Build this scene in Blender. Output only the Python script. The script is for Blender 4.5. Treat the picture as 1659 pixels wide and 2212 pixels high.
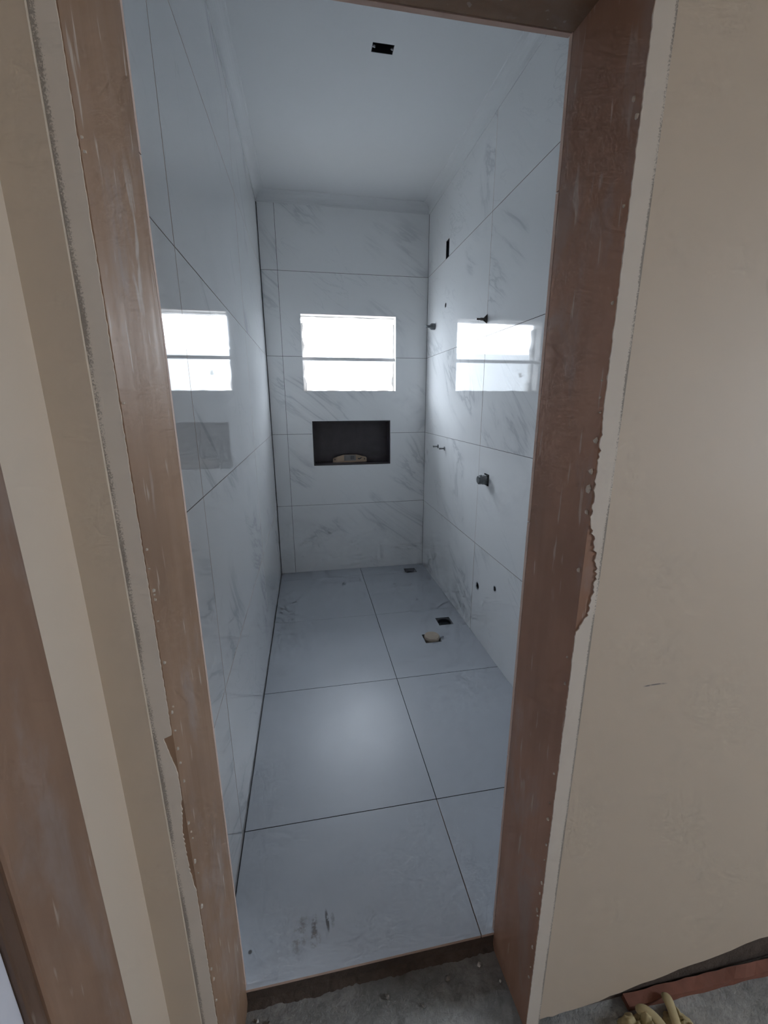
import bpy, bmesh, math, random
from mathutils import Matrix, Vector, Euler
random.seed(7)
for o in list(bpy.data.objects): bpy.data.objects.remove(o)
sc = bpy.context.scene
C = sc.collection

# ------------------------------------------------------------------ camera
F_PX, PITCH, YAW, ROLL, CAM_H = 901.94, 0.2552, 0.1775, -0.0035, 1.4443
cam = bpy.data.cameras.new('camera'); cam.sensor_fit = 'HORIZONTAL'; cam.sensor_width = 36.0
cam.lens = F_PX / 1659 * 36.0; cam.clip_start = 0.02
cam_o = bpy.data.objects.new('camera', cam); C.objects.link(cam_o)
fw = Vector((math.sin(YAW)*math.cos(PITCH), math.cos(YAW)*math.cos(PITCH), -math.sin(PITCH)))
rt = Vector((math.cos(YAW), -math.sin(YAW), 0)); up = rt.cross(fw)
r2 = rt*math.cos(ROLL) + up*math.sin(ROLL); u2 = -rt*math.sin(ROLL) + up*math.cos(ROLL)
M = Matrix((r2, u2, -fw)).transposed().to_4x4(); M.translation = (0, 0, CAM_H)
cam_o.matrix_world = M
sc.camera = cam_o

# ------------------------------------------------------------------ sky, portals, exposure
SKY = 20.0
w = bpy.data.worlds.new('overcast_sky'); sc.world = w; w.use_nodes = True
bg = w.node_tree.nodes['Background']; bg.inputs[0].default_value = (0.888, 0.985, 1.095, 1); bg.inputs[1].default_value = SKY
def portal(name, loc, target, sx, sy):
    l = bpy.data.lights.new(name, 'AREA'); l.shape = 'RECTANGLE'; l.size = sx; l.size_y = sy
    l.cycles.is_portal = True
    o = bpy.data.objects.new(name, l); C.objects.link(o); o.location = loc
    o.rotation_euler = (Vector(target)-Vector(loc)).to_track_quat('-Z', 'Z').to_euler()
    return o
portal('window_portal', (0.36, 3.70, 1.82), (0.36, 0, 1.82), 0.76, 0.60)
HALL_X1, HALL_Y0 = 3.45, -2.6
WR = (-1.13, -0.23, 0.98, 2.03)               # hall window opening, out of the frame
portal('hall_portal', (HALL_X1+0.17, (WR[0]+WR[1])/2, (WR[2]+WR[3])/2), (0, (WR[0]+WR[1])/2, (WR[2]+WR[3])/2), WR[1]-WR[0]+0.02, WR[3]-WR[2]+0.02)
sc.view_settings.view_transform = 'Standard'; sc.view_settings.look = 'None'
sc.view_settings.gamma = 1.0; sc.view_settings.use_curve_mapping = False
sc.view_settings.exposure = 0.0
sc.cycles.max_bounces = 7; sc.cycles.diffuse_bounces = 5; sc.cycles.glossy_bounces = 3; sc.cycles.caustics_reflective = False
sc.cycles.use_adaptive_sampling = True; sc.cycles.adaptive_threshold = 0.10; sc.cycles.adaptive_min_samples = 12
sc.cycles.use_denoising = True; sc.cycles.sample_clamp_indirect = 6.0

# ------------------------------------------------------------------ dimensions
XL, XR, D = -0.2855, 0.9944, 3.532          # bathroom tile faces
TH, TT = 0.6, 0.009                          # tile height, tile thickness
TOP, CEIL = 2.835, 2.895
YF = 0.772                                   # front edge of the bathroom floor tiles
FLH = -0.06                                  # hall floor level
WIN = (-0.012, 0.735, 1.538, 2.108)          # x0 x1 z0 z1
NIC = (0.040, 0.690, 0.937, 1.303)
HX0 = -0.318                                 # hall left wall face
HY = 0.605                                   # hall face of the door wall

# ------------------------------------------------------------------ material helpers
def rgb(r, g, b): return (r, g, b, 1)
class NT:
    def __init__(s, name):
        s.m = bpy.data.materials.new(name); s.m.use_nodes = True
        s.t = s.m.node_tree; s.n = s.t.nodes; s.b = s.n['Principled BSDF']
    def node(s, typ, **kw):
        n = s.n.new(typ)
        for k, v in kw.items():
            if k.startswith('i_'):
                key = k[2:]; key = int(key) if key.isdigit() else key.replace('_', ' ')
                n.inputs[key].default_value = v
            else: setattr(n, k, v)
        return n
    def link(s, a, b): s.t.links.new(a, b)
    def coord(s, kind='Object'): return s.node('ShaderNodeTexCoord').outputs[kind]
    def pos(s): return s.node('ShaderNodeNewGeometry').outputs['Position']
    def mapping(s, vec, loc=(0,0,0), rot=(0,0,0), scale=(1,1,1)):
        n = s.node('ShaderNodeMapping'); s.link(vec, n.inputs[0])
        n.inputs[1].default_value = loc; n.inputs[2].default_value = rot; n.inputs[3].default_value = scale
        return n.outputs[0]
    def noise(s, vec, scale, detail=4, rough=0.55, dist=0.0):
        n = s.node('ShaderNodeTexNoise'); s.link(vec, n.inputs['Vector'])
        n.inputs['Scale'].default_value = scale; n.inputs['Detail'].default_value = detail
        n.inputs['Roughness'].default_value = rough; n.inputs['Distortion'].default_value = dist
        return n.outputs['Fac']
    def math(s, op, a, b=None, c=None, clamp=False):
        n = s.node('ShaderNodeMath', operation=op); n.use_clamp = clamp
        for i, v in enumerate((a, b, c)):
            if v is None: continue
            if isinstance(v, (int, float)): n.inputs[i].default_value = v
            else: s.link(v, n.inputs[i])
        return n.outputs[0]
    def maprange(s, v, a, b, c=0.0, d=1.0):
        n = s.node('ShaderNodeMapRange'); n.clamp = True; n.interpolation_type = 'SMOOTHSTEP'
        s.link(v, n.inputs[0])
        for i, x in enumerate((a, b, c, d)): n.inputs[i+1].default_value = x
        return n.outputs[0]
    def mix(s, fac, a, b):
        n = s.node('ShaderNodeMix', data_type='RGBA')
        if isinstance(fac, (int, float)): n.inputs[0].default_value = fac
        else: s.link(fac, n.inputs[0])
        for i, v in ((6, a), (7, b)):
            if isinstance(v, tuple): n.inputs[i].default_value = v
            else: s.link(v, n.inputs[i])
        return n.outputs[2]
    def bump(s, h, strength=0.3, dist=0.002):
        n = s.node('ShaderNodeBump'); n.inputs['Strength'].default_value = strength; n.inputs['Distance'].default_value = dist
        s.link(h, n.inputs['Height']); s.link(n.outputs[0], s.b.inputs['Normal'])
    def color(s, c):
        if isinstance(c, tuple): s.b.inputs['Base Color'].default_value = c
        else: s.link(c, s.b.inputs['Base Color'])
    def rough(s, r):
        if isinstance(r, (int, float)): s.b.inputs['Roughness'].default_value = r
        else: s.link(r, s.b.inputs['Roughness'])
    def xyz(s, vec):
        n = s.node('ShaderNodeSeparateXYZ'); s.link(vec, n.inputs[0]); return n.outputs
def flat(name, col, rough=0.6, metal=0.0, var=0.12, scale=30, bump=0.0):
    t = NT(name); v = t.noise(t.coord(), scale, 4)
    a = tuple(max(0, x*(1-var)) for x in col)+(1,); b = tuple(min(1, x*(1+var)) for x in col)+(1,)
    t.color(t.mix(v, a, b)); t.rough(rough); t.b.inputs['Metallic'].default_value = metal
    if bump: t.bump(v, bump, 0.002)
    return t.m

# ------------------------------------------------------------------ materials
def marble():
    t = NT('marble_glaze'); co = t.coord()
    info = t.node('ShaderNodeObjectInfo')
    off = t.node('ShaderNodeVectorMath', operation='SCALE'); off.inputs[0].default_value = (37, 53, 11)
    t.link(info.outputs['Random'], off.inputs['Scale'])
    add = t.node('ShaderNodeVectorMath', operation='ADD'); t.link(co, add.inputs[0]); t.link(off.outputs[0], add.inputs[1])
    v = t.mapping(add.outputs[0], rot=(0, 0, math.radians(38)), scale=(1, 1, 1))
    v2 = t.mapping(v, scale=(0.75, 2.6, 1))
    n1 = t.noise(v2, 1.0, 5, 0.62, 0.9)
    vein = t.maprange(t.math('ABSOLUTE', t.math('SUBTRACT', n1, 0.5)), 0.0, 0.026, 1.0, 0.0)
    halo = t.maprange(t.math('ABSOLUTE', t.math('SUBTRACT', n1, 0.5)), 0.0, 0.10, 1.0, 0.0)
    gn = t.noise(v, 1.8, 1)
    gate = t.maprange(gn, 0.50, 0.66)
    v3 = t.mapping(v, loc=(9, 4, 0), rot=(0, 0, math.radians(-22)), scale=(0.9, 3.2, 1))
    n2 = t.noise(v3, 1.7, 4, 0.6, 1.2)
    fine = t.maprange(t.math('ABSOLUTE', t.math('SUBTRACT', n2, 0.5)), 0.0, 0.020, 1.0, 0.0)
    gate2 = t.maprange(gn, 0.46, 0.30)
    fac = t.math('ADD', t.math('MULTIPLY', t.math('MULTIPLY', vein, gate), 0.24),
                 t.math('ADD', t.math('MULTIPLY', t.math('MULTIPLY', fine, gate2), 0.14), t.math('MULTIPLY', t.math('MULTIPLY', halo, gate), 0.13)), clamp=True)
    cloud = t.mix(gn, rgb(0.80, 0.81, 0.818), rgb(0.84, 0.848, 0.854))
    t.color(t.mix(fac, cloud, rgb(0.26, 0.29, 0.33)))
    t.rough(0.035); t.b.inputs['IOR'].default_value = 1.52
    return t.m
def floor_tile():
    t = NT('floor_tile_glaze'); p = t.pos(); x, y, z = t.xyz(p)
    a = t.noise(p, 2.2, 5, 0.6); b = t.noise(p, 60, 3, 0.6)
    col = t.mix(a, rgb(0.385, 0.412, 0.455), rgb(0.465, 0.492, 0.535))
    col = t.mix(t.maprange(b, 0.62, 0.8, 0, 0.25), col, rgb(0.40, 0.42, 0.45))
    # footprints and scuffs of brown dust near the doorway
    def blob(cx, cy, rx, ry, ang, lo, hi, amt, colr, col):
        m = t.mapping(p, loc=(0,0,0), rot=(0,0,0))
        sub = t.node('ShaderNodeVectorMath', operation='SUBTRACT'); t.link(p, sub.inputs[0]); sub.inputs[1].default_value = (cx, cy, 0)
        r = t.node('ShaderNodeVectorRotate', rotation_type='Z_AXIS'); t.link(sub.outputs[0], r.inputs['Vector']); r.inputs['Angle'].default_value = ang
        sx, sy, sz = t.xyz(r.outputs[0])
        d = t.math('ADD', t.math('POWER', t.math('DIVIDE', sx, rx), 2), t.math('POWER', t.math('DIVIDE', sy, ry), 2))
        n = t.noise(p, 55, 5, 0.7)
        mk = t.math('MULTIPLY', t.maprange(d, 0.15, 1.0, 1, 0), t.maprange(n, lo, hi))
        return t.mix(t.math('MULTIPLY', mk, amt), col, colr)
    dust = rgb(0.20, 0.165, 0.14)
    col = blob(-0.088, 0.865, 0.026, 0.055, 0.25, 0.45, 0.65, 0.65, dust, col)
    col = blob(-0.049, 0.87, 0.011, 0.045, 0.05, 0.42, 0.58, 0.8, rgb(0.14, 0.12, 0.11), col)
    col = blob(-0.048, 0.845, 0.02, 0.022, 0.2, 0.42, 0.62, 0.7, dust, col)
    col = blob(-0.012, 0.885, 0.006, 0.034, -0.12, 0.35, 0.5, 0.9, rgb(0.10, 0.09, 0.09), col)
    col = blob(0.003, 0.883, 0.008, 0.022, 0, 0.42, 0.6, 0.6, rgb(0.16, 0.15, 0.15), col)
    col = blob(0.09, 0.87, 0.05, 0.05, 0, 0.5, 0.75, 0.35, rgb(0.25, 0.23, 0.22), col)
    col = blob(-0.222, 0.85, 0.0065, 0.0065, 0, 0.1, 0.2, 0.9, rgb(0.08, 0.075, 0.07), col)
    t.color(col)
    t.rough(t.maprange(a, 0.3, 0.7, 0.33, 0.40)); t.b.inputs['IOR'].default_value = 1.5
    return t.m
def wood(name, c1, c2, scuff=0.5, rough=0.42, seed=0):
    t = NT(name); p = t.mapping(t.coord(), loc=(seed, seed*1.7, 0))
    g = t.noise(t.mapping(p, scale=(26, 26, 1.3)), 1.0, 6, 0.6, 0.6)
    big = t.noise(t.mapping(p, scale=(3, 3, 1.6)), 1.3, 4, 0.6)
    col = t.mix(g, rgb(*c1), rgb(*c2))
    col = t.mix(t.maprange(big, 0.35, 0.7, 0, 0.55), col, rgb(c2[0]*0.62, c2[1]*0.60, c2[2]*0.60))
    haze = t.maprange(t.noise(t.mapping(p, rot=(0.5, 0.3, 0), scale=(5, 5, 2.4)), 1.2, 5, 0.65, 0.5), 0.50, 0.68, 0, 0.38*scuff*2)
    col = t.mix(haze, col, rgb(0.36, 0.32, 0.31))
    s1 = t.maprange(t.noise(t.mapping(p, rot=(0.45, 0.45, 0), scale=(24, 24, 5)), 1.0, 3, 0.55, 0.4), 0.63, 0.71)
    gate = t.maprange(t.noise(p, 3.3, 2), 0.48, 0.62)
    col = t.mix(t.math('MULTIPLY', t.math('MULTIPLY', s1, gate), scuff), col, rgb(0.55, 0.50, 0.46))
    s2 = t.maprange(t.noise(t.mapping(p, scale=(70, 70, 9)), 1.0, 2), 0.66, 0.73)
    col = t.mix(t.math('MULTIPLY', s2, scuff*0.9), col, rgb(0.60, 0.53, 0.46))
    t.color(col); t.rough(t.maprange(g, 0.2, 0.8, rough-0.06, rough+0.1))
    t.bump(g, 0.12, 0.002)
    return t.m
def paint(name, c, rough=0.6, streak=0.06):
    t = NT(name); p = t.coord()
    a = t.noise(p, 1.6, 3); b = t.noise(p, 120, 2)
    col = t.mix(a, rgb(*[x*(1-streak) for x in c]), rgb(*[min(1, x*(1+streak)) for x in c]))
    t.color(col); t.rough(rough); t.bump(b, 0.05, 0.001)
    return t
def concrete(name, c, scale=1.0):
    t = NT(name); p = t.pos()
    a = t.noise(p, 5*scale, 7, 0.65); b = t.noise(p, 34*scale, 6, 0.7); d = t.noise(p, 15*scale, 3)
    col = t.mix(t.maprange(a, 0.3, 0.7), rgb(*[x*0.68 for x in c]), rgb(*[x*1.2 for x in c]))
    col = t.mix(t.maprange(b, 0.35, 0.7, 0, 0.6), col, rgb(*[x*0.55 for x in c]))
    col = t.mix(t.maprange(d, 0.60, 0.72, 0, 0.55), col, rgb(*[x*0.4 for x in c]))
    t.color(col); t.rough(0.9); t.bump(b, 0.9, 0.006)
    return t.m
M_MARBLE = marble()
M_FLOOR = floor_tile()
M_BODY = flat('tile_body', (0.62, 0.47, 0.40), 0.8)
M_GROUT = flat('dark_grout', (0.07, 0.075, 0.08), 0.9)
M_CEIL = paint('ceiling_paint', (0.685, 0.695, 0.705), 0.75, 0.03).m
M_REVEAL = flat('reveal_plaster', (0.62, 0.60, 0.58), 0.85, bump=0.5, scale=40)
M_WOOD_L = wood('jamb_wood_light', (0.385, 0.25, 0.165), (0.30, 0.182, 0.112), 0.6, 0.5, 3.1)
M_WOOD_R = wood('jamb_wood_red', (0.47, 0.27, 0.185), (0.38, 0.212, 0.142), 0.55, 0.42, 8.4)
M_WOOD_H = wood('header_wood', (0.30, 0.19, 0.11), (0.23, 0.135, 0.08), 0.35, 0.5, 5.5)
M_WOOD_N = wood('neighbour_frame_wood', (0.36, 0.225, 0.15), (0.25, 0.15, 0.10), 0.45, 0.45, 1.4)
M_CONC = concrete('rough_concrete', (0.33, 0.33, 0.32))
M_MORTAR = concrete('raw_mortar', (0.115, 0.085, 0.068), 1.6)
M_WHITE = flat('white_door_paint', (0.66, 0.67, 0.74), 0.5, var=0.03)
M_OUT = paint('outer_wall_paint', (0.68, 0.70, 0.72), 0.85, 0.03).m
M_GROUND = concrete('yard_ground', (0.42, 0.40, 0.37), 0.3)
def hall_paint(name, marks=False):
    t = paint(name, (0.63, 0.535, 0.435), 0.62, 0.035)
    if marks:                                  # a short pencil stroke on the wall right of the door
        p = t.pos(); x, y, z = t.xyz(p)
        c = t.b.inputs['Base Color'].links[0].from_socket
        d = t.math('ABSOLUTE', t.math('SUBTRACT', z, t.math('ADD', 0.9045, t.math('MULTIPLY', t.math('SINE', t.math('MULTIPLY', x, 60)), 0.0012))))
        line = t.maprange(d, 0.0008, 0.0022, 1, 0)
        ext = t.math('MULTIPLY', t.maprange(x, 0.622, 0.634), t.maprange(x, 0.662, 0.682, 1, 0))
        nn = t.maprange(t.noise(p, 90, 3), 0.3, 0.55, 0.4, 1)
        t.color(t.mix(t.math('MULTIPLY', t.math('MULTIPLY', line, ext), t.math('MULTIPLY', nn, 0.75)), c, rgb(0.12, 0.11, 0.13)))
    return t.m
M_HALL = hall_paint('hall_cream_paint'); M_HALL_F = hall_paint('hall_cream_paint_marked', True)
M_HALL_CEIL = paint('hall_ceiling_paint', (0.72, 0.68, 0.62), 0.8, 0.03).m
def strip_plaster(name, x_dirty, width):
    t = NT(name); p = t.pos(); x, y, z = t.xyz(p)
    n = t.noise(p, 420, 3, 0.7); m = t.noise(t.mapping(p, scale=(1, 1, 0.35)), 22, 3)
    big = t.noise(p, 9, 4, 0.6)
    base = t.mix(big, rgb(0.66, 0.59, 0.52), rgb(0.76, 0.70, 0.63))
    d = t.maprange(t.math('ABSOLUTE', t.math('SUBTRACT', x, x_dirty)), 0.0, width, 1, 0)
    k = t.maprange(t.math('ADD', t.math('MULTIPLY', n, 0.9), t.math('MULTIPLY', t.math('MULTIPLY', d, m), 0.9)), 0.70, 0.90)
    col = t.mix(t.math('MULTIPLY', k, 0.66), base, rgb(0.17, 0.145, 0.125))
    t.color(col); t.rough(0.85); t.bump(big, 0.3, 0.002)
    return t.m

# ------------------------------------------------------------------ mesh helpers
def link(name, me, mats, parent=None):
    o = bpy.data.objects.new(name, me); C.objects.link(o)
    for m in (mats if isinstance(mats, (list, tuple)) else [mats]): me.materials.append(m)
    if parent is not None: o.parent = parent
    return o
def tag(o, label=None, cat=None, group=None, kind=None):
    if label: o['label'] = label
    if cat: o['category'] = cat
    if group: o['group'] = group
    if kind: o['kind'] = kind
    return o
def struct(o, label, cat): return tag(o, label, cat, kind='structure')
def empty(name, loc=(0,0,0)):
    o = bpy.data.objects.new(name, None); C.objects.link(o); o.location = loc; o.empty_display_size = 0.05
    return o
def from_data(name, vs, fs, mats, parent=None, mi=None, smooth=False):
    me = bpy.data.meshes.new(name); me.from_pydata([tuple(v) for v in vs], [], fs); me.update()
    bm = bmesh.new(); bm.from_mesh(me); bmesh.ops.remove_doubles(bm, verts=bm.verts, dist=1e-6)
    if not mi: bmesh.ops.recalc_face_normals(bm, faces=bm.faces)
    bm.to_mesh(me); bm.free()
    if mi and len(mi) == len(me.polygons):
        for p, k in zip(me.polygons, mi): p.material_index = k
    if smooth:
        for p in me.polygons: p.use_smooth = True
    return link(name, me, mats, parent)
def box(name, lo, hi, mats, parent=None, bevel=0.0, seg=2):
    """box given in the parent's space, origin at its base centre"""
    c = Vector(((lo[0]+hi[0])/2, (lo[1]+hi[1])/2, lo[2]))
    bm = bmesh.new(); bmesh.ops.create_cube(bm, size=1)
    for v in bm.verts:
        v.co = Vector((v.co.x*(hi[0]-lo[0]), v.co.y*(hi[1]-lo[1]), (v.co.z+0.5)*(hi[2]-lo[2])))
    if bevel: bmesh.ops.bevel(bm, geom=list(bm.edges), offset=bevel, segments=seg, affect='EDGES', profile=0.6)
    me = bpy.data.meshes.new(name); bm.to_mesh(me); bm.free()
    o = link(name, me, mats, parent); o.location = c
    return o
def lathe(name, prof, mat, parent=None, n=24, axis=Vector((0,0,1)), loc=(0,0,0), smooth=True, sides=None):
    """profile of (radius, height) turned about the axis through loc"""
    vs, fs = [], []
    k = sides or n
    for r, h in prof:
        for i in range(k):
            a = 2*math.pi*i/k; vs.append((r*math.cos(a), r*math.sin(a), h))
    for j in range(len(prof)-1):
        for i in range(k):
            fs.append((j*k+i, j*k+(i+1)%k, (j+1)*k+(i+1)%k, (j+1)*k+i))
    if prof[0][0] > 1e-5: fs.append(tuple(range(k))[::-1])
    if prof[-1][0] > 1e-5: fs.append(tuple((len(prof)-1)*k+i for i in range(k)))
    o = from_data(name, vs, fs, mat, parent)
    if smooth and not sides:
        for p in o.data.polygons: p.use_smooth = len(p.vertices) == 4
        o.data.set_sharp_from_angle(angle=math.radians(40))
    o.location = loc; o.rotation_mode = 'QUATERNION'; o.rotation_quaternion = Vector(axis).to_track_quat('Z', 'Y')
    return o
def prism(name, poly, z0, z1, mat, parent=None, bevel=0.0):
    """footprint polygon in x,y extruded in z"""
    n = len(poly); vs = [(x, y, z0) for x, y in poly] + [(x, y, z1) for x, y in poly]
    fs = [tuple(range(n))[::-1], tuple(range(n, 2*n))] + [(i, (i+1) % n, n+(i+1) % n, n+i) for i in range(n)]
    o = from_data(name, vs, fs, mat, parent)
    if bevel:
        m = o.modifiers.new('bevel', 'BEVEL'); m.width = bevel; m.segments = 3
    return o
def slab(name, origin, U, V, w, h, thick, mats, parent=None, holes=(), rounds=(), tilt=(0, 0)):
    """rectangular slab; origin = centre of the front face, U right, V up, N = U x V towards the viewer.
    holes: rectangles (u0,u1,v0,v1), rounds: (u,v,r), both in the slab's own coordinates.
    face material 0 = front, 1 = edges and back"""
    U, V = Vector(U), Vector(V); N = U.cross(V)
    w, h = 2*round(w/2, 6), 2*round(h/2, 6)
    cuts = [tuple(round(x, 6) for x in (max(a, -w/2), min(b, w/2), max(c, -h/2), min(d, h/2))) for a, b, c, d in holes]
    cuts = [q for q in cuts if q[1]-q[0] > 1e-4 and q[3]-q[2] > 1e-4]
    sq = [(u-r*1.15, u+r*1.15, v-r*1.15, v+r*1.15, (u, v, r)) for u, v, r in rounds]
    us = sorted(set([round(x, 6) for q in cuts+[s[:4] for s in sq] for x in q[:2]] + [round(-w/2, 6), round(w/2, 6)]))
    vs_ = sorted(set([round(x, 6) for q in cuts+[s[:4] for s in sq] for x in q[2:4]] + [round(-h/2, 6), round(h/2, 6)]))
    def inside(u, v, q): return q[0] < u < q[1] and q[2] < v < q[3]
    verts, faces, mi = [], [], []
    def quad(pts, m):
        k = len(verts); verts.extend(pts); faces.append(tuple(range(k, k+len(pts)))); mi.append(m)
    grid = {}
    for i in range(len(us)-1):
        for j in range(len(vs_)-1):
            u, v = (us[i]+us[i+1])/2, (vs_[j]+vs_[j+1])/2
            grid[i, j] = not any(inside(u, v, q) for q in cuts)
            grid[i, j, 'r'] = any(inside(u, v, s) for s in sq)
    for i in range(len(us)-1):
        for j in range(len(vs_)-1):
            if not grid[i, j]: continue
            a, b, c, d = us[i], us[i+1], vs_[j], vs_[j+1]
            if not grid[i, j, 'r']:
                quad([(a, c, 0), (b, c, 0), (b, d, 0), (a, d, 0)], 0)
                quad([(a, c, -thick), (a, d, -thick), (b, d, -thick), (b, c, -thick)], 1)
            for di, dj, p, q in ((-1, 0, (a, d), (a, c)), (1, 0, (b, c), (b, d)), (0, -1, (a, c), (b, c)), (0, 1, (b, d), (a, d))):
                if not grid.get((i+di, j+dj), False):
                    quad([(p[0], p[1], 0), (p[0], p[1], -thick), (q[0], q[1], -thick), (q[0], q[1], 0)], 1)
    for a, b, c, d, (u, v, r) in sq:
        n = 32; ring = []
        for k in range(n):
            t = 2*math.pi*(k+0.5)/n; cx, cy = math.cos(t), math.sin(t); s = r*1.15/max(abs(cx), abs(cy))
            ring.append(((u+r*cx, v+r*cy), (u+s*cx, v+s*cy)))
        for k in range(n):
            (i0, o0), (i1, o1) = ring[k], ring[(k+1) % n]
            pts = [(*o0, 0), (*o1, 0), (*i1, 0), (*i0, 0)]
            if abs(o0[0]-o1[0]) > 1e-6 and abs(o0[1]-o1[1]) > 1e-6:      # the corner of the square
                cxn = a if o0[0] < u else b; cyn = c if o0[1] < v else d
                pts.insert(1, (cxn, cyn, 0))
            quad(pts, 0)
            quad([(*i0, 0), (*i1, 0), (*i1, -thick), (*i0, -thick)], 1)
    R = Matrix((U, V, N)).transposed().to_4x4(); R.translation = origin
    if parent is None: verts = [tuple(R @ Vector(v)) for v in verts]      # structure shells stay at the world origin
    me = bpy.data.meshes.new(name); me.from_pydata(verts, [], faces); me.update()
    for p, k in zip(me.polygons, mi): p.material_index = k
    o = link(name, me, mats, parent)
    if parent is not None: o.matrix_local = R @ Euler((tilt[0], tilt[1], 0)).to_matrix().to_4x4()
    return o
def wall_slab(name, axis, val, rect, thick, mats, facing, holes=(), rounds=(), parent=None, tilt=(0, 0)):
    """axis 'y': plane y=val, rect (x0,x1,z0,z1); 'x': rect (y0,y1,z0,z1); 'z': rect (x0,x1,y0,y1). facing +1/-1 along the axis"""
    a0, a1, b0, b1 = rect; ca, cb = (a0+a1)/2, (b0+b1)/2
    if axis == 'y': U, V, org = ((1,0,0) if facing < 0 else (-1,0,0)), (0,0,1), (ca, val, cb)
    elif axis == 'x': U, V, org = ((0,-1,0) if facing < 0 else (0,1,0)), (0,0,1), (val, ca, cb)
    else: U, V, org = (1,0,0), ((0,1,0) if facing > 0 else (0,-1,0)), (ca, cb, val)
    su = U[0] if axis != 'x' else U[1]; sv = 1 if axis != 'z' else V[1]
    def conv(h0, h1, c): return (h0-c, h1-c)
    hl = []
    for p0, p1, q0, q1 in holes:
        x = sorted(((p0-ca)*su, (p1-ca)*su)); y = sorted(((q0-cb)*sv, (q1-cb)*sv)); hl.append((*x, *y))
    rl = [((p-ca)*su, (q-cb)*sv, r) for p, q, r in rounds]
    return slab(name, org, U, V, a1-a0, b1-b0, thick, mats, parent, hl, rl, tilt)

# ================================================================== BATHROOM SHELL
G = 0.0013                                   # half a joint
SH = 0.0009                                # grout bed behind the tile face
TILE = [M_MARBLE, M_BODY]
jit = lambda s=0.0005: (random.uniform(-s, s), random.uniform(-s, s))
rows = [(0.0, 0.6), (0.6, 1.2), (1.2, 1.8), (1.8, 2.4), (2.4, TOP)]
def tiles(parent, axis, val, cols, facing, holes=(), rounds=(), tiltless=()):
    for z0, z1 in rows:
        for a0, a1 in cols:
            r = [q for q in rounds if a0 < q[0] < a1 and z0 < q[1] < z1]
            wall_slab('wall_tile', axis, val, (a0+G, a1-G, z0+G if z0 else -0.008, z1-G), TT, TILE, facing, holes, r, parent, jit())
# back wall
wall_back = struct(wall_slab('wall_back', 'y', D+SH, (XL-0.2, XR+0.2, -0.06, 3.0), 0.15, [M_GROUT, M_REVEAL], -1, [WIN, NIC]),
                   'end wall of the bathroom in large marbled tiles with a window', 'wall')
tiles(wall_back, 'y', D, [(XL+0.003, XL+0.123), (XL+0.123, XR-0.0005)], -1, [WIN, NIC])
# right wall with the openings for pipes and boxes
SLOT = (3.031, 3.097, 2.401, 2.511); VALVE = (2.186, 2.252, 0.984, 1.051)
RND = [(3.07, 2.107, 0.017), (2.2595, 0.341, 0.0235), (2.021, 0.4305, 0.0165)]
wall_right = struct(wall_slab('wall_right', 'x', XR+SH, (YF-0.05, D+0.16, -0.06, 3.0), 0.14, [M_GROUT, M_GROUT], -1, [SLOT, VALVE]+[(a-r, a+r, b-r, b+r) for a, b, r in RND]),
                    'right bathroom wall in marbled tiles with pipe stubs', 'wall')
tiles(wall_right, 'x', XR, [(D-1.196, D-0.001), (D-2.396, D-1.196), (YF+0.012, D-2.396)], -1, [SLOT, VALVE], RND)
# left wall
wall_left = struct(wall_slab('wall_left', 'x', XL-SH, (YF+0.02, D+0.16, -0.06, 3.0), 0.02, [M_GROUT, M_GROUT], 1),
                   'left bathroom wall in glossy marbled tiles mirroring the window', 'wall')
tiles(wall_left, 'x', XL, [(D-1.18, D-0.003), (D-2.362, D-1.18), (YF+0.012, D-2.362)], 1)
# floor: screed with tiles, a slightly dished shower end
DR = [(0.795, 0.894, 3.341, 3.437), (0.808, 0.907, 2.413, 2.511), (0.660, 0.764, 2.223, 2.323)]
floor = struct(wall_slab('floor', 'z', -0.0085, (XL-0.02, XR+0.02, YF+0.003, D+0.02), 0.06, [M_GROUT, M_MORTAR], 1, DR),
               'bathroom floor of large grey satin tiles', 'floor')
XJ = 0.4115
yrows = [YF, 1.1956, 1.918, 2.638, 3.36, D-0.001]
GF = 0.0015
for j in range(5):
    for a0, a1 in ((XL+0.003, XJ), (XJ, XR+0.001)):
        o = wall_slab('floor_tile', 'z', 0.0, (a0+GF, a1-GF, yrows[j]+(0 if j == 0 else 0.0004 if j >= 3 else GF), yrows[j+1]-(0.0004 if j >= 2 else GF)), TT, [M_FLOOR, M_BODY if j == 0 else M_GROUT], 1, DR, (), floor, (-0.007 if j >= 3 else 0, 0))
        if j >= 3: o.location.z = -0.007*((yrows[j]+yrows[j+1])/2-yrows[3])
# ceiling and plaster cornice
CB = (0.344, 0.437, 2.143, 2.195)
ceiling = struct(wall_slab('ceiling', 'z', CEIL, (XL-0.2, XR+0.2, 0.62, D+0.2), 0.12, [M_CEIL, M_CEIL], -1, [CB]), 'flat pale plaster ceiling of the bathroom', 'ceiling')
def cove(name, path_a, path_b, inward, label):
    r, n = 0.062, 8; vs, fs = [], []
    inv = Vector(inward)
    prof = [(0.0, TOP-0.001), (0.006, TOP-0.001)] + [(0.008+(r-0.010)*(1-math.cos(math.pi/2*k/n)), TOP+0.004+(CEIL-TOP-0.008)*math.sin(math.pi/2*k/n)) for k in range(n+1)] + [(r+0.002, CEIL), (0.0, CEIL)]
    for p in (path_a, path_b):
        for d, z in prof: vs.append((p[0]+inv.x*d, p[1]+inv.y*d, z))
    k = len(prof)
    fs = [(i, (i+1) % k, k+(i+1) % k, k+i) for i in range(k)]
    return struct(from_data(name, vs, fs, M_CEIL), label, 'cornice')
cove('trim_1', (XL, D+0.005), (XR, D+0.005), (0, -1, 0), 'plaster cornice above the end wall tiles')
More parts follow.
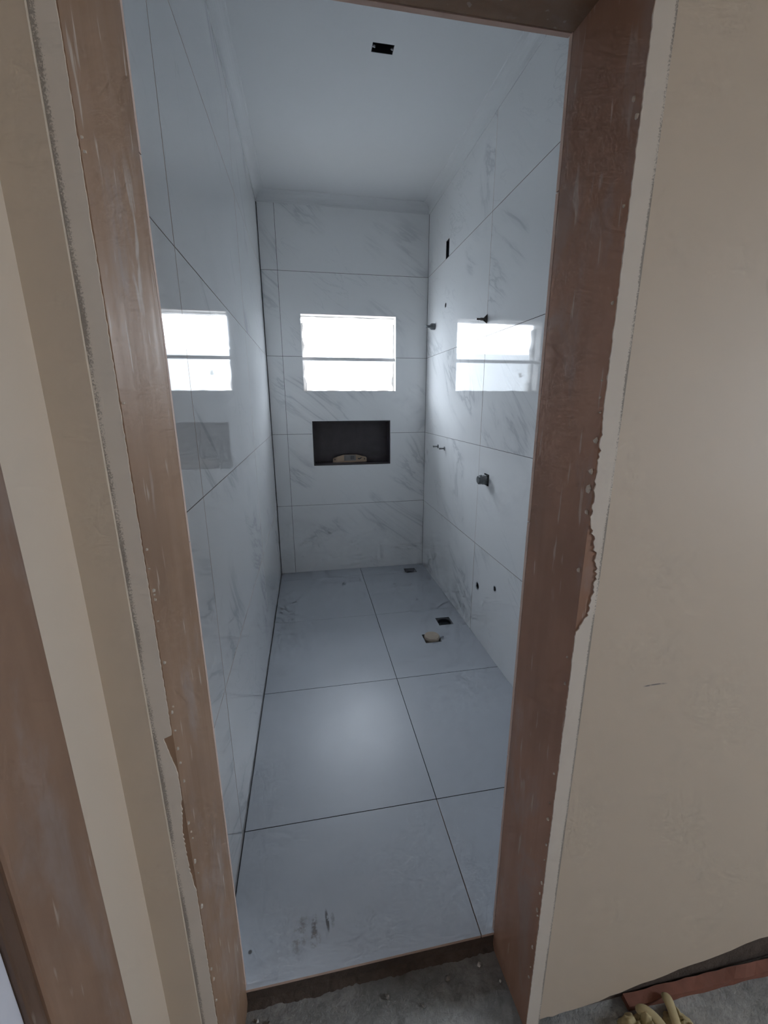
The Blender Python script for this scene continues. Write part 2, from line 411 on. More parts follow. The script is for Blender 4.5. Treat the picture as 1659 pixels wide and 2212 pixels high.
cove('trim_2', (XL-0.003, YF), (XL-0.003, D), (1, 0, 0), 'plaster cornice along the left bathroom wall')
cove('trim_3', (XR+0.003, YF), (XR+0.003, D), (-1, 0, 0), 'plaster cornice along the right bathroom wall')

# ------------------------------------------------------------------ window opening
def ragged(name, axis_pts, outer, mat, parent, y0, y1, horiz=False):
    """a plaster band: axis_pts = [(t, inner)], outer = straight edge; lies in the x,z plane between y0 and y1"""
    n = len(axis_pts); vs = []
    for y in (y0, y1):
        for t, i in axis_pts: vs.append((t, y, i) if horiz else (i, y, t))
        for t, i in axis_pts: vs.append((t, y, outer) if horiz else (outer, y, t))
    fs = []; m = 2*n
    for k in range(n-1):
        fs += [(k, k+1, n+k+1, n+k), (m+k, m+n+k, m+n+k+1, m+k+1), (k, m+k, m+k+1, k+1), (n+k, n+k+1, m+n+k+1, m+n+k)]
    fs += [(0, n, m+n, m), (n-1, m+n-1, m+2*n-1, 2*n-1)]
    return from_data(name, vs, fs, mat, parent)
window = struct(empty('window_1', (0.36, D+0.08, WIN[2])), 'unglazed window opening crossed by one horizontal bar', 'window')
def wloc(o): o.location = (-0.36, -(D+0.08), -WIN[2]); return o
N = 26
wloc(ragged('plaster_edge', [(WIN[2]+(WIN[3]-WIN[2]-0.045)*k/N, WIN[0]+0.010+0.006*math.sin(k*0.8)+random.uniform(0, 0.006)+(0.012 if k < 6 else 0)) for k in range(N+1)], WIN[0]-0.002, M_REVEAL, window, D+0.10, D+0.155))
wloc(ragged('plaster_edge', [(WIN[2]+(WIN[3]-WIN[2]-0.045)*k/N, WIN[1]-0.006-random.uniform(0, 0.005)-(0.010 if k in (3, 4, 5) else 0)) for k in range(N+1)], WIN[1]+0.002, M_REVEAL, window, D+0.08, D+0.155))
wloc(ragged('plaster_edge', [(WIN[0]+(WIN[1]-WIN[0])*k/30, WIN[2]+0.003+random.uniform(0, 0.006)) for k in range(31)], WIN[2]-0.004, M_REVEAL, window, D+0.012, D+0.155, True))
wloc(ragged('plaster_edge', [(WIN[0]+(WIN[1]-WIN[0])*k/30, WIN[3]-0.002-random.uniform(0, 0.005)) for k in range(31)], WIN[3]+0.002, M_REVEAL, window, D+0.08, D+0.155, True))
bar = box('crossbar', (WIN[0]-0.36-0.004, -0.045, 0.236), (WIN[1]-0.36+0.004, -0.018, 0.262), flat('bar_paint', (0.78, 0.77, 0.77), 0.5), window, 0.002)
# strip of paper hanging from the bar
tagp = tag(empty('paper_tag', (0.112, D+0.040, 1.69)), 'small pale tag hanging on a string from the window bar', 'tag')
_t = NT('tag_paper'); _t.color(_t.mix(_t.noise(_t.coord(), 60), rgb(0.74, 0.74, 0.72), rgb(0.84, 0.84, 0.82))); _t.rough(0.8)
_tr = _t.node('ShaderNodeBsdfTranslucent'); _tr.inputs[0].default_value = rgb(0.8, 0.8, 0.78); _mx = _t.node('ShaderNodeMixShader'); _mx.inputs[0].default_value = 0.5
_t.link(_t.b.outputs[0], _mx.inputs[1]); _t.link(_tr.outputs[0], _mx.inputs[2]); _t.link(_mx.outputs[0], _t.n['Material Output'].inputs[0])   # thin paper lets light through
M_PAPER = _t.m
from_data('string', [(x+dx, y, z) for y in (-0.004, -0.002) for z, x in ((0.105, 0.006), (0.075, 0.010), (0.035, 0.012), (0.0, 0.022)) for dx in (-0.0012, 0.0012)],
          [(0,1,3,2),(2,3,5,4),(4,5,7,6),(8,10,11,9),(10,12,13,11),(12,14,15,13),(0,2,10,8),(2,4,12,10),(4,6,14,12),(1,9,11,3),(3,11,13,5),(5,13,15,7),(0,8,9,1),(6,7,15,14)], M_PAPER, tagp)
from_data('tag_card', [(x, y, z) for y in (-0.0045, -0.0025) for x, z in ((0.010, 0.006), (0.030, 0.002), (0.036, -0.02), (0.030, -0.034), (0.006, -0.030), (0.012, -0.012))],
          [(0,1,2,3,4,5), (11,10,9,8,7,6)] + [(i, (i+1) % 6, 6+(i+1) % 6, 6+i) for i in range(6)], M_PAPER, tagp)

# ------------------------------------------------------------------ outside
tag(box('ground', (-12, -14, -0.5), (14, 16, -0.3), M_GROUND), 'bare ground outside the house', 'ground', kind='structure')
struct(box('roof', (XL-0.6, D+0.12, 2.68), (XR+0.9, D+0.74, 2.95), M_OUT), 'roof eave overhanging the bathroom window outside', 'roof')
struct(box('wall_outside', (-6, D+1.75, -0.3), (8, D+1.9, 2.04), M_OUT), 'white painted boundary wall seen through the window', 'wall')

# ================================================================== DOOR WALL AND HALL
JL = [(-0.2345, 0.606), (-0.2225, YF+0.001), (-0.263, YF+0.001), (-0.263, 0.606)]
JR = [(0.4585, 0.604), (0.4495, YF+0.001), (0.492, YF+0.001), (0.492, 0.604)]
HZ = 2.017
wall_front = struct(wall_slab('wall_front', 'y', HY+0.012, (HX0-0.1, HALL_X1+0.15, FLH-0.04, 3.0), YF-0.012-HY-0.012, [M_MORTAR, M_MORTAR], -1, [(-0.263, 0.492, -1, HZ+0.042)]),
                    'wall around the bathroom doorway, cream plaster on the hall side', 'wall')
def coat(name, top, bottom_pts, y0, y1, mat):
    n = len(bottom_pts); vs = []
    for y in (y0, y1):
        vs += [(x, y, z) for x, z in bottom_pts] + [(x, y, top) for x, z in bottom_pts]
    m = 2*n; fs = []
    for k in range(n-1):
        fs += [(k, k+1, n+k+1, n+k), (m+k, m+n+k, m+n+k+1, m+k+1), (k, m+k, m+k+1, k+1), (n+k, n+k+1, m+n+k+1, m+n+k)]
    fs += [(0, n, m+n, m), (n-1, m+n-1, m+2*n-1, 2*n-1)]
    return from_data(name, vs, fs, mat, wall_front)
def wl(o): return o
pts = []
for k in range(61):
    x = 0.492 + (HALL_X1-0.492)*(k/60)**1.6
    z = -0.034 + max(0, min(1, (x-0.60)/0.55))*0.085
    pts.append((x, z + random.uniform(-0.004, 0.003)))
wl(coat('plaster_coat', 2.8, pts, HY, HY+0.014, M_HALL_F))
wl(coat('plaster_coat', 2.8, [(HX0-0.02, FLH), (-0.2635, FLH)], HY-0.005, HY+0.014, M_HALL))
wl(coat('plaster_coat', 2.8, [(-0.2635, HZ+0.042), (0.492, HZ+0.042)], HY, HY+0.014, M_HALL))
for a0, a1 in ((XL+0.003, -0.2225), (0.4495, XR-0.003)):       # bathroom side tiles of the door wall
    for z0, z1 in rows:
        wl(wall_slab('wall_tile', 'y', YF+0.012, (a0, a1, z0+G, z1-G), TT, TILE, 1, (), (), wall_front))
wl(wall_slab('wall_tile', 'y', YF+0.012, (-0.2225+0.002, 0.4495-0.002, HZ, TOP), TT, TILE, 1, (), (), wall_front))

door = struct(empty('door_1', (0.11, 0.69, FLH)), 'bare wooden door frame around the bathroom doorway', 'door frame')
def dl(o): o.location = (-0.11, -0.69, -FLH); return o
dl(prism('jamb', JL, FLH-0.001, HZ+0.04, M_WOOD_L, door)); dl(prism('jamb', JR, FLH-0.001, HZ+0.04, M_WOOD_R, door))
dl(prism('header', [(-0.236, 0.6055), (0.460, 0.6055), (0.4505, YF), (-0.2235, YF)], HZ, HZ+0.04, M_WOOD_H, door))
# plaster smeared over the front edges of the frame
def strip(side):
    pts = []; z = FLH+0.004
    while z < HZ+0.04:
        if side == 'R':
            e = 0.4590 + random.uniform(-0.0006, 0.0006)
            if 1.045 < z < 1.25:
                q = (z-1.045)/0.205
                e = 0.4600 + 0.025*math.sin(math.pi*q**0.8)**0.8 + random.uniform(-0.004, 0.003)
            elif 1.25 <= z < 1.42: e += random.uniform(0, 0.004)
            pts.append((z, min(e, 0.489)))
        else:
            e = -0.2360 + random.uniform(-0.0005, 0.0005)
            if 0.60 < z < 0.80: e -= 0.006*math.sin((z-0.6)/0.2*math.pi) + random.uniform(0, 0.002)
            if 0.86 < z < 0.93: e -= 0.013*(z-0.86)/0.07
            pts.append((z, e))
        z += 0.005
    return pts
M_STRIP_R = strip_plaster('plaster_smear_right', 0.492, 0.008); M_STRIP_L = strip_plaster('plaster_smear_left', -0.263, 0.013)
dl(ragged('plaster_smear', strip('R'), 0.4925, M_STRIP_R, door, 0.6020, 0.6045))
dl(ragged('plaster_smear', strip('L'), -0.2632, M_STRIP_L, door, 0.6045, 0.6065))
M_CHIP = flat('plaster_chip', (0.62, 0.56, 0.49), 0.85)
def chip(x, y, z, s, nrm):
    s *= 0.8; k = random.choice((5, 6, 7)); pts = []
    for i in range(k):
        a = 2*math.pi*i/k; r = s*random.uniform(0.4, 1.2); pts.append((r*math.cos(a), r*1.25*math.sin(a)))
    vs = [(nrm*0.0, p[0], p[1]) for p in pts] + [(nrm*0.0025, p[0]*0.75, p[1]*0.75) for p in pts]
    fs = [tuple(range(k, 2*k)), tuple(range(k))[::-1]] + [(i, (i+1) % k, k+(i+1) % k, k+i) for i in range(k)]
    o = from_data('plaster_chip', vs, fs, M_CHIP, door); o.location = (x-0.11, y-0.69, z-FLH); return o
for z, s in ((1.385, 0.006), (1.335, 0.0075), (1.303, 0.009), (1.265, 0.006), (1.16, 0.005), (0.93, 0.004), (0.60, 0.005), (0.34, 0.005), (0.22, 0.005), (0.12, 0.004)):
    chip(0.4583-0.001, 0.612+random.uniform(-0.002, 0.002), z, s, -1)
for z, s in ((1.18, 0.004), (1.165, 0.003), (1.06, 0.0045), (0.97, 0.004), (0.935, 0.0025), (0.90, 0.003), (0.87, 0.0025), (0.66, 0.005), (0.55, 0.005), (0.35, 0.004)):
    chip(-0.2340, 0.613+random.uniform(-0.002, 0.002), z, s, 1)

rc = random.Random(11)
for k in range(16):
    chip(0.4583-0.0008-0.004*rc.random()*0, 0.6075+0.010*rc.random()**2, rc.uniform(0.05, 1.85), rc.uniform(0.0018, 0.0042), -1)
    chip(-0.2342, 0.6095+0.010*rc.random()**2, rc.uniform(0.25, 1.75), rc.uniform(0.0015, 0.0035), 1)

# hall shell
O2 = (-0.488, 0.373, FLH-0.04, 2.06)
wall_hl = struct(wall_slab('wall_hall_left', 'x', HX0, (HALL_Y0-0.1, HY+0.02, FLH-0.04, 2.85), 0.10, [M_HALL, M_HALL], 1, [O2]), 'cream hall wall beside the bathroom doorway', 'wall')
struct(wall_slab('wall_hall_right', 'x', HALL_X1, (HALL_Y0-0.1, HY+0.2, FLH-0.04, 2.85), 0.15, [M_HALL, M_HALL], -1, [WR]), 'far cream hall wall with a window opening', 'wall')
struct(wall_slab('wall_hall_back', 'y', HALL_Y0, (HX0-0.1, HALL_X1+0.1, FLH-0.04, 2.85), 0.12, [M_HALL, M_HALL], 1), 'cream wall at the other end of the hall', 'wall')
struct(wall_slab('floor_hall', 'z', FLH, (HX0-0.1, HALL_X1+0.15, HALL_Y0-0.1, YF+0.023), 0.12, [M_CONC, M_CONC], 1), 'rough grey concrete floor of the hall and doorway', 'floor')
struct(wall_slab('ceiling_hall', 'z', 2.8, (HX0-0.1, HALL_X1+0.15, HALL_Y0-0.1, HY+0.02), 0.15, [M_HALL_CEIL, M_HALL_CEIL], -1), 'plain ceiling of the hall', 'ceiling')
door2 = struct(empty('door_2', (HX0, 0.0, FLH)), 'second wooden door frame in the hall wall at the left edge', 'door frame')
box('frame_board', (-0.09, 0.372, 0.0), (0.004, 0.497, 2.16), M_WOOD_N, door2, 0.006, 3)
box('frame_board', (-0.09, -0.625, 0.0), (0.004, -0.487, 2.16), M_WOOD_N, door2, 0.006, 3)
box('frame_header', (-0.09, -0.487, 2.06), (0.004, 0.372, 2.16), M_WOOD_N, door2, 0.006, 3)
box('frame_bead', (-0.06, 0.354, 0.0), (0.0, 0.3725, 2.06), wood('dark_bead_wood', (0.16, 0.095, 0.06), (0.12, 0.07, 0.045), 0.2, 0.45, 2.2), door2, 0.004, 3)
box('door_leaf', (-0.05, -0.485, 0.008), (-0.006, 0.3535, 2.055), M_WHITE, door2, 0.002)

# ================================================================== THINGS IN THE BATHROOM
# niche
M_NICHE = flat('niche_dark_stone', (0.068, 0.058, 0.064), 0.42, var=0.3, scale=14)
M_RIM = flat('niche_rim', (0.012, 0.013, 0.016), 0.35)
M_SIL = flat('white_sealant', (0.80, 0.80, 0.80), 0.5)
ncx, ncz = (NIC[0]+NIC[1])/2, NIC[2]
nw, nh, nd = NIC[1]-NIC[0], NIC[3]-NIC[2], 0.13
niche = tag(empty('wall_niche', (ncx, D, ncz)), 'dark rectangular shower niche set into the tiles under the window', 'niche')
t_ = 0.016; hw = nw/2-0.001; nh_ = nh-0.001
box('back_panel', (-hw, nd-0.008, 0.001), (hw, nd, nh_), M_NICHE, niche)
box('side_panel', (-hw, 0.0, 0.001), (-hw+0.008, nd-0.008, nh_), M_NICHE, niche, 0.001)
box('side_panel', (hw-0.008, 0.0, 0.001), (hw, nd-0.008, nh_), M_NICHE, niche, 0.001)
box('top_panel', (-hw+0.008, 0.0, nh_-0.008), (hw-0.008, nd-0.008, nh_), M_NICHE, niche, 0.001)
box('shelf', (-hw+0.008, 0.002, 0.001), (hw-0.008, nd-0.008, t_), M_NICHE, niche, 0.001)
def rimring(name, x, z0, z1, wd, y0, y1, mat):
    def r(a, b, c, d): return [(a, c), (b, c), (b, d), (a, d)]
    o, i = r(-x-wd, x+wd, z0-wd, z1+wd), r(-x, x, z0, z1); vs = []
    for y in (y0, y1): vs += [(p[0], y, p[1]) for p in o] + [(p[0], y, p[1]) for p in i]
    fs = []
    for k in range(4):
        a, b = k, (k+1) % 4
        fs += [(a, b, 4+b, 4+a), (8+a, 12+a, 12+b, 8+b), (a, 8+a, 8+b, b), (4+a, 4+b, 12+b, 12+a)]
    return from_data(name, vs, fs, mat, niche)
rimring('rim', hw-0.0035, 0.0045, nh_-0.0035, 0.003, -0.0012, 0.012, M_RIM)
rimring('sealant_line', hw+0.001, 0.0, nh_+0.001, 0.0035, -0.0006, 0.004, M_SIL)
# spirit level lying in the niche
lv = tag(empty('spirit_level', (0.347, D+0.068, ncz+t_+0.0005)), 'short cream spirit level with sloping ends standing in the niche', 'level')
M_LV = flat('level_cream', (0.40, 0.29, 0.20), 0.5); M_LG = flat('level_grey', (0.22, 0.21, 0.21), 0.5); M_LD = flat('level_dark', (0.05, 0.05, 0.055), 0.5)
def level_body(name, poly, y0, y1, mat, parent):
    n = len(poly); vs = [(x, y0, z) for x, z in poly] + [(x, y1, z) for x, z in poly]
    fs = [tuple(range(n)), tuple(range(n, 2*n))[::-1]] + [(i, n+i, n+(i+1) % n, (i+1) % n) for i in range(n)]
    return from_data(name, vs, fs, mat, parent)
body = level_body('body', [(-0.145, 0), (0.145, 0), (0.145, 0.034), (0.138, 0.041), (0.060, 0.062), (-0.052, 0.062), (-0.138, 0.037), (-0.145, 0.030)], -0.009, 0.009, M_LV, lv)
level_body('label_plate', [(-0.050, 0.012), (0.052, 0.012), (0.052, 0.0605), (-0.050, 0.0605)], -0.0098, -0.0088, M_LG, lv)
for x in (-0.128, 0.128): lathe('hanging_hole', [(0.0055, 0), (0.0055, 0.0012)], M_LD, lv, 16, (0, -1, 0), (x, -0.0088, 0.024))
for x, ww in ((0.012, 0.007), (0.024, 0.006), (0.034, 0.005)): level_body('vial_mark', [(x-ww/2, 0.022), (x+ww/2, 0.022), (x+ww/2, 0.052), (x-ww/2, 0.052)], -0.0104, -0.0096, M_LD, lv)
level_body('printed_mark', [(0.068, 0.024), (0.084, 0.020), (0.100, 0.030), (0.108, 0.040), (0.094, 0.036), (0.082, 0.030), (0.072, 0.034)], -0.0096, -0.0088, M_LD, lv)

# ceiling junction box
M_BOX = flat('black_plastic', (0.010, 0.012, 0.017), 0.4)
M_PUTTY = flat('plaster_splash', (0.52, 0.53, 0.55), 0.9, bump=0.4)
def open_box(name, lo, hi, openside, mat, parent, t=0.003):
    """five sided box; openside like '-x', '+z' is left open"""
    vs = [(x, y, z) for x in (lo[0], hi[0]) for y in (lo[1], hi[1]) for z in (lo[2], hi[2])]
    q = {'-x': (0,1,3,2), '+x': (4,6,7,5), '-y': (0,4,5,1), '+y': (2,3,7,6), '-z': (0,2,6,4), '+z': (1,5,7,3)}
    o = from_data(name, vs, [f for k, f in q.items() if k != openside], mat, parent)
    m = o.modifiers.new('thickness', 'SOLIDIFY'); m.thickness = t; m.offset = 0
    return o
cbx = tag(empty('ceiling_box', ((CB[0]+CB[1])/2, (CB[2]+CB[3])/2, CEIL)), 'open black electrical box in the ceiling with plaster splashes', 'electrical box')
cw, cd = (CB[1]-CB[0])/2-0.001, (CB[3]-CB[2])/2-0.001
open_box('body', (-cw, -cd, 0.0005), (cw, cd, 0.05), '-z', M_BOX, cbx)
def lump(name, c, r, mat, parent, n=2, amp=0.3, flatten=(1, 1, 1)):
    bm = bmesh.new(); bmesh.ops.create_icosphere(bm, subdivisions=n, radius=r)
    for v in bm.verts:
        v.co *= 1+random.uniform(-amp, amp); v.co = Vector((v.co.x*flatten[0], v.co.y*flatten[1], v.co.z*flatten[2]))
    me = bpy.data.meshes.new(name); bm.to_mesh(me); bm.free()
    for p in me.polygons: p.use_smooth = True
    o = link(name, me, mat, parent); o.location = c; return o
lump('screw_lug', (-cw+0.006, 0.0, 0.004), 0.007, M_PUTTY, cbx, flatten=(1.2, 0.7, 0.6)); lump('screw_lug', (cw-0.005, 0.002, 0.004), 0.006, M_PUTTY, cbx, flatten=(1, 0.8, 0.6))
lump('plaster_splash', (-0.010, -cd+0.008, 0.02), 0.006, M_PUTTY, cbx); lump('plaster_splash', (-0.026, -0.004, 0.02), 0.005, M_PUTTY, cbx)

# high electrical box slot in the right wall
wbx = tag(empty('wall_box', (XR, (SLOT[0]+SLOT[1])/2, SLOT[2])), 'tall dark electrical box opening high on the right wall', 'electrical box')
open_box('body', (0.002, -0.032, 0.001), (0.06, 0.032, 0.109), '-x', flat('dark_blue_plastic', (0.018, 0.024, 0.034), 0.5), wbx)
for dz in (0.006, 0.101): box('screw_lug', (0.004, -0.006, dz), (0.010, 0.006, dz+0.004), M_BOX, wbx)

AX = Vector((-1, 0, 0))
M_GREYPVC = flat('grey_plastic', (0.13, 0.14, 0.15), 0.5); M_DARKMET = flat('dark_metal', (0.10, 0.085, 0.08), 0.45, 0.4); M_STEEL = flat('worn_steel', (0.20, 0.21, 0.22), 0.4, 0.6)
M_HOLE = flat('pipe_inside', (0.012, 0.015, 0.022), 0.5)
# small capped hole
kh = tag(empty('screw_hole', (XR, RND[0][0], RND[0][1])), 'small capped hole in the right wall above the grey pipe plug', 'pipe outlet')
lathe('sleeve', [(0.0165, -0.03), (0.0165, -0.001), (0.013, -0.001), (0.013, -0.03)], M_STEEL, kh, 20, AX)
lathe('cap', [(0.0128, -0.03), (0.0128, -0.010), (0.006, -0.006), (0.0, -0.006)], M_GREYPVC, kh, 20, AX)
# grey shower arm plug
st = tag(empty('pipe_plug', (XR, 3.322, 2.008)), 'stubby grey pipe plug sticking out near the far corner', 'pipe plug')
lathe('collar', [(0.0235, 0.0), (0.0235, 0.026), (0.017, 0.036)], M_GREYPVC, st, 24, AX)
lathe('spigot', [(0.0095, 0.03), (0.0095, 0.064), (0.0115, 0.064), (0.0115, 0.070), (0.0, 0.070)], M_GREYPVC, st, 20, AX)
# dark tap spindle on the joint
tp = tag(empty('tap_spindle', (XR, 2.338, 1.886)), 'dark tap spindle with a pointed flange above the mirrored window', 'tap spindle')
fl = from_data('flange', [(-0.001, -0.010, 0.026), (-0.001, 0.012, 0.008), (-0.001, 0.012, -0.014), (-0.001, -0.004, -0.022), (-0.001, -0.013, -0.008),
                          (-0.020, -0.003, 0.006), (-0.020, 0.006, 0.002), (-0.020, 0.005, -0.007), (-0.020, -0.004, -0.008), (-0.020, -0.006, -0.002)],
               [(4,3,2,1,0), (5,6,7,8,9)] + [(i, (i+1) % 5, 5+(i+1) % 5, 5+i) for i in range(5)], M_DARKMET, tp)
lathe('stem', [(0.0075, 0.012), (0.0075, 0.036), (0.0055, 0.037), (0.0055, 0.060), (0.0, 0.060)], M_DARKMET, tp, 16, AX)
# two slim spindles side by side
for y, lab in ((3.147, 'slim steel spindle nearer the corner under the window reflection'), (2.987, 'slim steel spindle of the pair nearer the doorway')):
    p = tag(empty('valve_spindle', (XR, y, 1.117)), lab, 'valve spindle', 'pair of slim valve spindles on the right wall')
    lathe('flange', [(0.015, 0.0), (0.015, 0.003), (0.010, 0.006)], M_STEEL, p, 20, AX)
    lathe('stem', [(0.0052, 0.004), (0.0052, 0.030), (0.0065, 0.031), (0.0065, 0.042), (0.0, 0.042)], M_STEEL, p, 14, AX)
# big valve body in its square cut
vb = tag(empty('mixer_valve', (XR, 2.219, 1.019)), 'chunky grey valve body poking out of a square cut', 'valve')
lathe('hex_nut', [(0.030, -0.01), (0.030, 0.030)], M_STEEL, vb, 6, AX, smooth=False, sides=6)
lathe('bonnet', [(0.027, 0.029), (0.027, 0.046), (0.022, 0.052), (0.0, 0.052)], M_STEEL, vb, 8, AX, smooth=False, sides=8)
lump('mortar_smear', (-0.022, -0.018, 0.012), 0.016, flat('mortar_smear', (0.25, 0.25, 0.26), 0.9), vb, amp=0.25)
open_box('recess', (0.003, -0.032, -0.034), (0.07, 0.032, 0.031), '-x', M_HOLE, vb)
# two round water outlets low on the wall
for (y, z, r), lab, plug in ((RND[1], 'larger round pipe hole low on the right wall', False), (RND[2], 'smaller round pipe hole with a plug, nearer the doorway', True)):
    p = tag(empty('water_outlet', (XR, y, z)), lab, 'pipe outlet', 'round pipe outlets low on the right wall')
    lathe('ring', [(r*0.98, -0.04), (r*0.98, 0.0), (r+0.004, 0.0), (r+0.004, 0.0012), (r*0.94, 0.0012), (r*0.90, -0.04)], flat('white_pvc', (0.55, 0.57, 0.6), 0.5) , p, 28, AX)
    lathe('bore', [(r*0.90, -0.04), (r*0.90, -0.004), (r*0.84, -0.004), (r*0.84, -0.034), (0.0, -0.034)], M_HOLE, p, 28, AX)
    if plug: lathe('plug', [(r*0.45, -0.034), (r*0.45, -0.008), (0.0, -0.006)], M_STEEL, p, 16, AX)

# floor drains
M_DR1 = flat('drain_side', (0.27, 0.28, 0.30), 0.8, bump=0.4); M_DR2 = flat('drain_pipe_dark', (0.025, 0.03, 0.038), 0.45)
def drain(i, label, z=0.0):
    a, b, c, d = DR[i]; e = tag(empty('floor_drain', ((a+b)/2, (c+d)/2, z-0.03)), label, 'floor drain', 'square floor drains of the bathroom')
    hx, hy = (b-a)/2-0.001, (d-c)/2-0.001
    open_box('sump', (-hx, -hy, 0.0), (hx, hy, 0.026), '+z', M_DR1, e)
    return e
d1 = drain(0, 'square open drain in the far right corner', -0.006)
lathe('pipe', [(0.034, 0.002), (0.034, 0.006), (0.030, 0.006), (0.030, 0.003), (0.0, 0.003)], M_DR2, d1, 28)
d2 = drain(1, 'square open drain with a dark round pipe near the wall')
lathe('pipe', [(0.046, 0.002), (0.046, 0.022), (0.042, 0.022), (0.042, 0.004), (0.0, 0.004)], M_DR2, d2, 32)
d3 = drain(2, 'square floor opening plugged with a beige lump')
cap = tag(empty('beige_stopper', (0.713, 2.273, -0.026)), 'beige rounded lump plugging the floor opening', 'stopper')
M_CAP = flat('beige_cap', (0.43, 0.36, 0.29), 0.8, bump=0.5)
lathe('cap_body', [(0.040, 0.0), (0.044, 0.012), (0.048, 0.024), (0.050, 0.036), (0.045, 0.045), (0.0, 0.048)], M_CAP, cap, 28)
lathe('tab', [(0.004, 0.0), (0.004, 0.03), (0.0, 0.032)], flat('tab_grey', (0.3, 0.33, 0.37), 0.5), cap, 10, (0.75, -0.25, 0.3), (0.046, -0.008, 0.028))

# ================================================================== THINGS ON THE HALL FLOOR
br = tag(empty('clay_strip', (1.05, 0.596, FLH)), 'long reddish clay strip lying on the floor along the hall wall', 'clay strip')
n = 24; vs, fs = [], []
for k in range(n+1):
    x = -0.315+0.75*k/n
    yy = 0.006 - 0.012*k/n
    for y, z in ((-0.014, 0.0), (-0.013, 0.016), (0.010, 0.020), (0.013, 0.0)):
        vs.append((x, yy+y+random.uniform(-0.0015, 0.0015), max(0, z+random.uniform(-0.0015, 0.0015)) if z else 0))
for k in range(n):
    for j in range(4): fs.append((k*4+j, k*4+(j+1) % 4, (k+1)*4+(j+1) % 4, (k+1)*4+j))
fs += [(0,1,2,3), tuple(n*4+j for j in (3,2,1,0))]
from_data('strip_body', vs, fs, flat('red_clay', (0.22, 0.085, 0.055), 0.8, var=0.35, scale=22, bump=0.6), br)

M_RAG = flat('yellow_cloth', (0.46, 0.385, 0.22), 0.9, var=0.22, scale=25)
rag = tag(empty('crumpled_cloth', (0.80, 0.575, FLH)), 'crumpled yellowish cloth lying against the reddish strip', 'cloth')
from mathutils import noise as mnoise
def crumple(name, cx, cy, sx, sy, hgt, seed, nx=44, ny=34):
    """a crumpled sheet: ridged folds under a soft envelope, edges lying on the floor"""
    vs, fs = [], []
    for j in range(ny+1):
        for i in range(nx):
            r, th = j/ny, 2*math.pi*i/nx
            rim = 1+0.38*mnoise.noise(Vector((math.cos(th)*1.3+seed, math.sin(th)*1.3, seed)))+0.16*mnoise.noise(Vector((math.cos(th)*4, math.sin(th)*4, seed)))
            u, v = r*math.cos(th)*rim, r*math.sin(th)*rim
            env = 1-r**3
            p = Vector((u*1.9+seed, v*1.5-seed, seed*0.37))
            a = 1-abs(mnoise.noise(p*1.0))*2.2; b = 1-abs(mnoise.noise(p*2.4+Vector((5, 2, 0))))*2.0
            z = 0.003 + hgt*env*max(0.05, 0.55*a+0.40*b)
            dx, dy = 0.014*mnoise.noise(p*1.3+Vector((0, 9, 0)))*env, 0.014*mnoise.noise(p*1.3+Vector((7, 0, 3)))*env
            vs.append((cx+u*sx+dx, cy+v*sy+dy, z))
    for j in range(ny):
        for i in range(nx): fs.append((j*nx+i, j*nx+(i+1) % nx, (j+1)*nx+(i+1) % nx, (j+1)*nx+i))
    fs = [f if f[0] >= nx else (f[0], f[2], f[3]) for f in fs]
    o = from_data(name, vs, fs, M_RAG, rag, smooth=True)
    m = o.modifiers.new('thickness', 'SOLIDIFY'); m.thickness = 0.002; m.offset = 1
    return o
crumple('cloth_fold', -0.066, -0.040, 0.052, 0.056, 0.052, 3.3)
crumple('cloth_fold', 0.036, -0.048, 0.036, 0.050, 0.040, 8.1)
def finger(name, pts, rad):
    """a flattened limp strip of cloth"""
    P = [Vector(p) for p in pts]; vs, fs = [], []; k = 10
    for i, p in enumerate(P):
        t = (P[min(i+1, len(P)-1)]-P[max(i-1, 0)]).normalized(); sd = t.cross(Vector((0, 0, 1))).normalized(); nn = sd.cross(t)
        r = rad*(0.75 if i in (0, len(P)-1) else 1.0+0.15*math.sin(i*2.1))
        for q in range(k):
            a = 2*math.pi*q/k; vs.append(p+sd*(r*math.cos(a))+nn*(0.5*r*math.sin(a)))
    for i in range(len(P)-1):
        for q in range(k): fs.append((i*k+q, i*k+(q+1) % k, (i+1)*k+(q+1) % k, (i+1)*k+q))
    fs += [tuple(range(k))[::-1], tuple((len(P)-1)*k+q for q in range(k))]
    o = from_data(name, vs, fs, M_RAG, rag, smooth=True)
    m = o.modifiers.new('smooth', 'SUBSURF'); m.levels = 1; m.render_levels = 2
finger('cloth_strip', [(0.000, -0.085, 0.020), (0.012, -0.058, 0.030), (0.022, -0.030, 0.034), (0.030, -0.008, 0.034), (0.036, 0.008, 0.030), (0.039, 0.017, 0.024)], 0.0125)
finger('cloth_strip', [(-0.010, -0.075, 0.016), (-0.014, -0.045, 0.028), (-0.024, -0.018, 0.034), (-0.040, -0.002, 0.034), (-0.060, 0.002, 0.026)], 0.013)

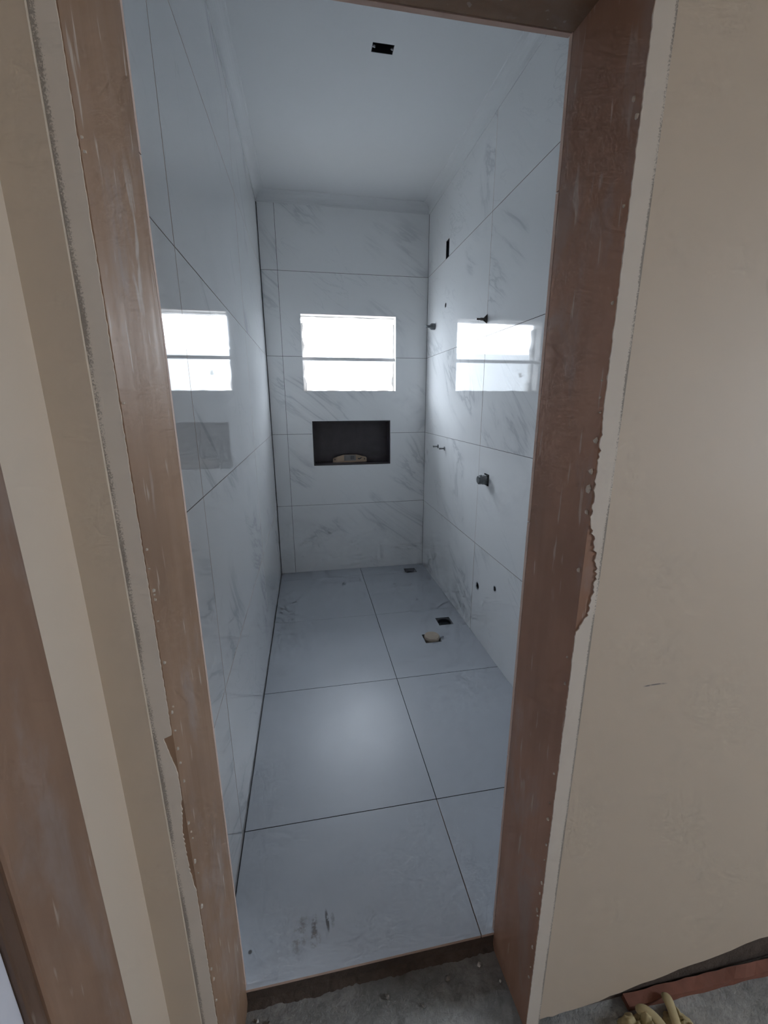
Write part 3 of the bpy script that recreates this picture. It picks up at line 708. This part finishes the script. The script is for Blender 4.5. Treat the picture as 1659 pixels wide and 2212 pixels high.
# crumbs of mortar at the foot of the tile step and on the concrete
M_CR = flat('mortar_crumb', (0.30, 0.28, 0.26), 0.9, bump=0.5); M_CR2 = flat('pale_crumb', (0.62, 0.60, 0.57), 0.9)
bm = bmesh.new(); bmesh.ops.create_icosphere(bm, subdivisions=1, radius=1)
for v in bm.verts: v.co *= 1+random.uniform(-0.28, 0.28)
CR = bpy.data.meshes.new('mortar_crumb'); bm.to_mesh(CR); bm.free(); CR.materials.append(M_CR)
CR2 = CR.copy(); CR2.materials[0] = M_CR2
crumbs = [(-0.165, 0.726, 0.0085, 0, 'largest grey mortar crumb by the left jamb foot'), (-0.188, 0.722, 0.0035, 1, 'tiny pale crumb left of the largest grey crumb by the left jamb'),
          (-0.150, 0.722, 0.004, 0, 'small grey crumb just right of the largest one by the left jamb'), (-0.195, 0.738, 0.004, 1, 'tiny pale crumb close under the tile edge at the left jamb'),
          (0.135, 0.724, 0.007, 0, 'grey mortar crumb under the middle of the tile edge'), (0.30, 0.730, 0.008, 0, 'grey mortar crumb under the tile edge between middle and right jamb'),
          (0.395, 0.742, 0.006, 1, 'pale crumb near the right end of the tile step'), (0.438, 0.700, 0.0035, 1, 'tiny pale crumb at the foot of the right jamb'),
          (0.225, 0.690, 0.005, 0, 'lone grey crumb out on the doorway concrete')]
for k, (x, y, s, pale, lab) in enumerate(crumbs):
    o = bpy.data.objects.new('mortar_crumb', CR2 if pale else CR); C.objects.link(o)
    o.location = (x, y, FLH+s*0.6); o.scale = (s, s*0.9, s*0.75); o.rotation_euler = (0, 0, k*1.3)
    tag(o, lab, 'crumb', 'crumbs of mortar in the doorway')
# uneven mortar left at the foot of the tile step
vs, fs = [], []; nx, ny = 150, 10
for i in range(nx+1):
    x = -0.226+0.676*i/nx
    wdt = 0.017+0.010*mnoise.noise(Vector((x*6, 0, 1)))+0.005*mnoise.noise(Vector((x*31, 3, 1)))+0.004*mnoise.noise(Vector((x*97, 5, 1)))
    top = 0.016+0.010*mnoise.noise(Vector((x*11, 7, 0)))
    for j in range(ny+1):
        v = j/ny; y = YF+0.004-wdt*v
        vs.append((x, y, FLH-0.001+max(0.0, top*(1-v)**1.4+0.004*mnoise.noise(Vector((x*120, y*120, 2)))*(1-v))))
for i in range(nx):
    for j in range(ny):
        k = i*(ny+1)+j; fs.append((k, k+ny+1, k+ny+2, k+1))
from_data('mortar_ridge', vs, fs, M_MORTAR, bpy.data.objects['floor_hall'], smooth=True)
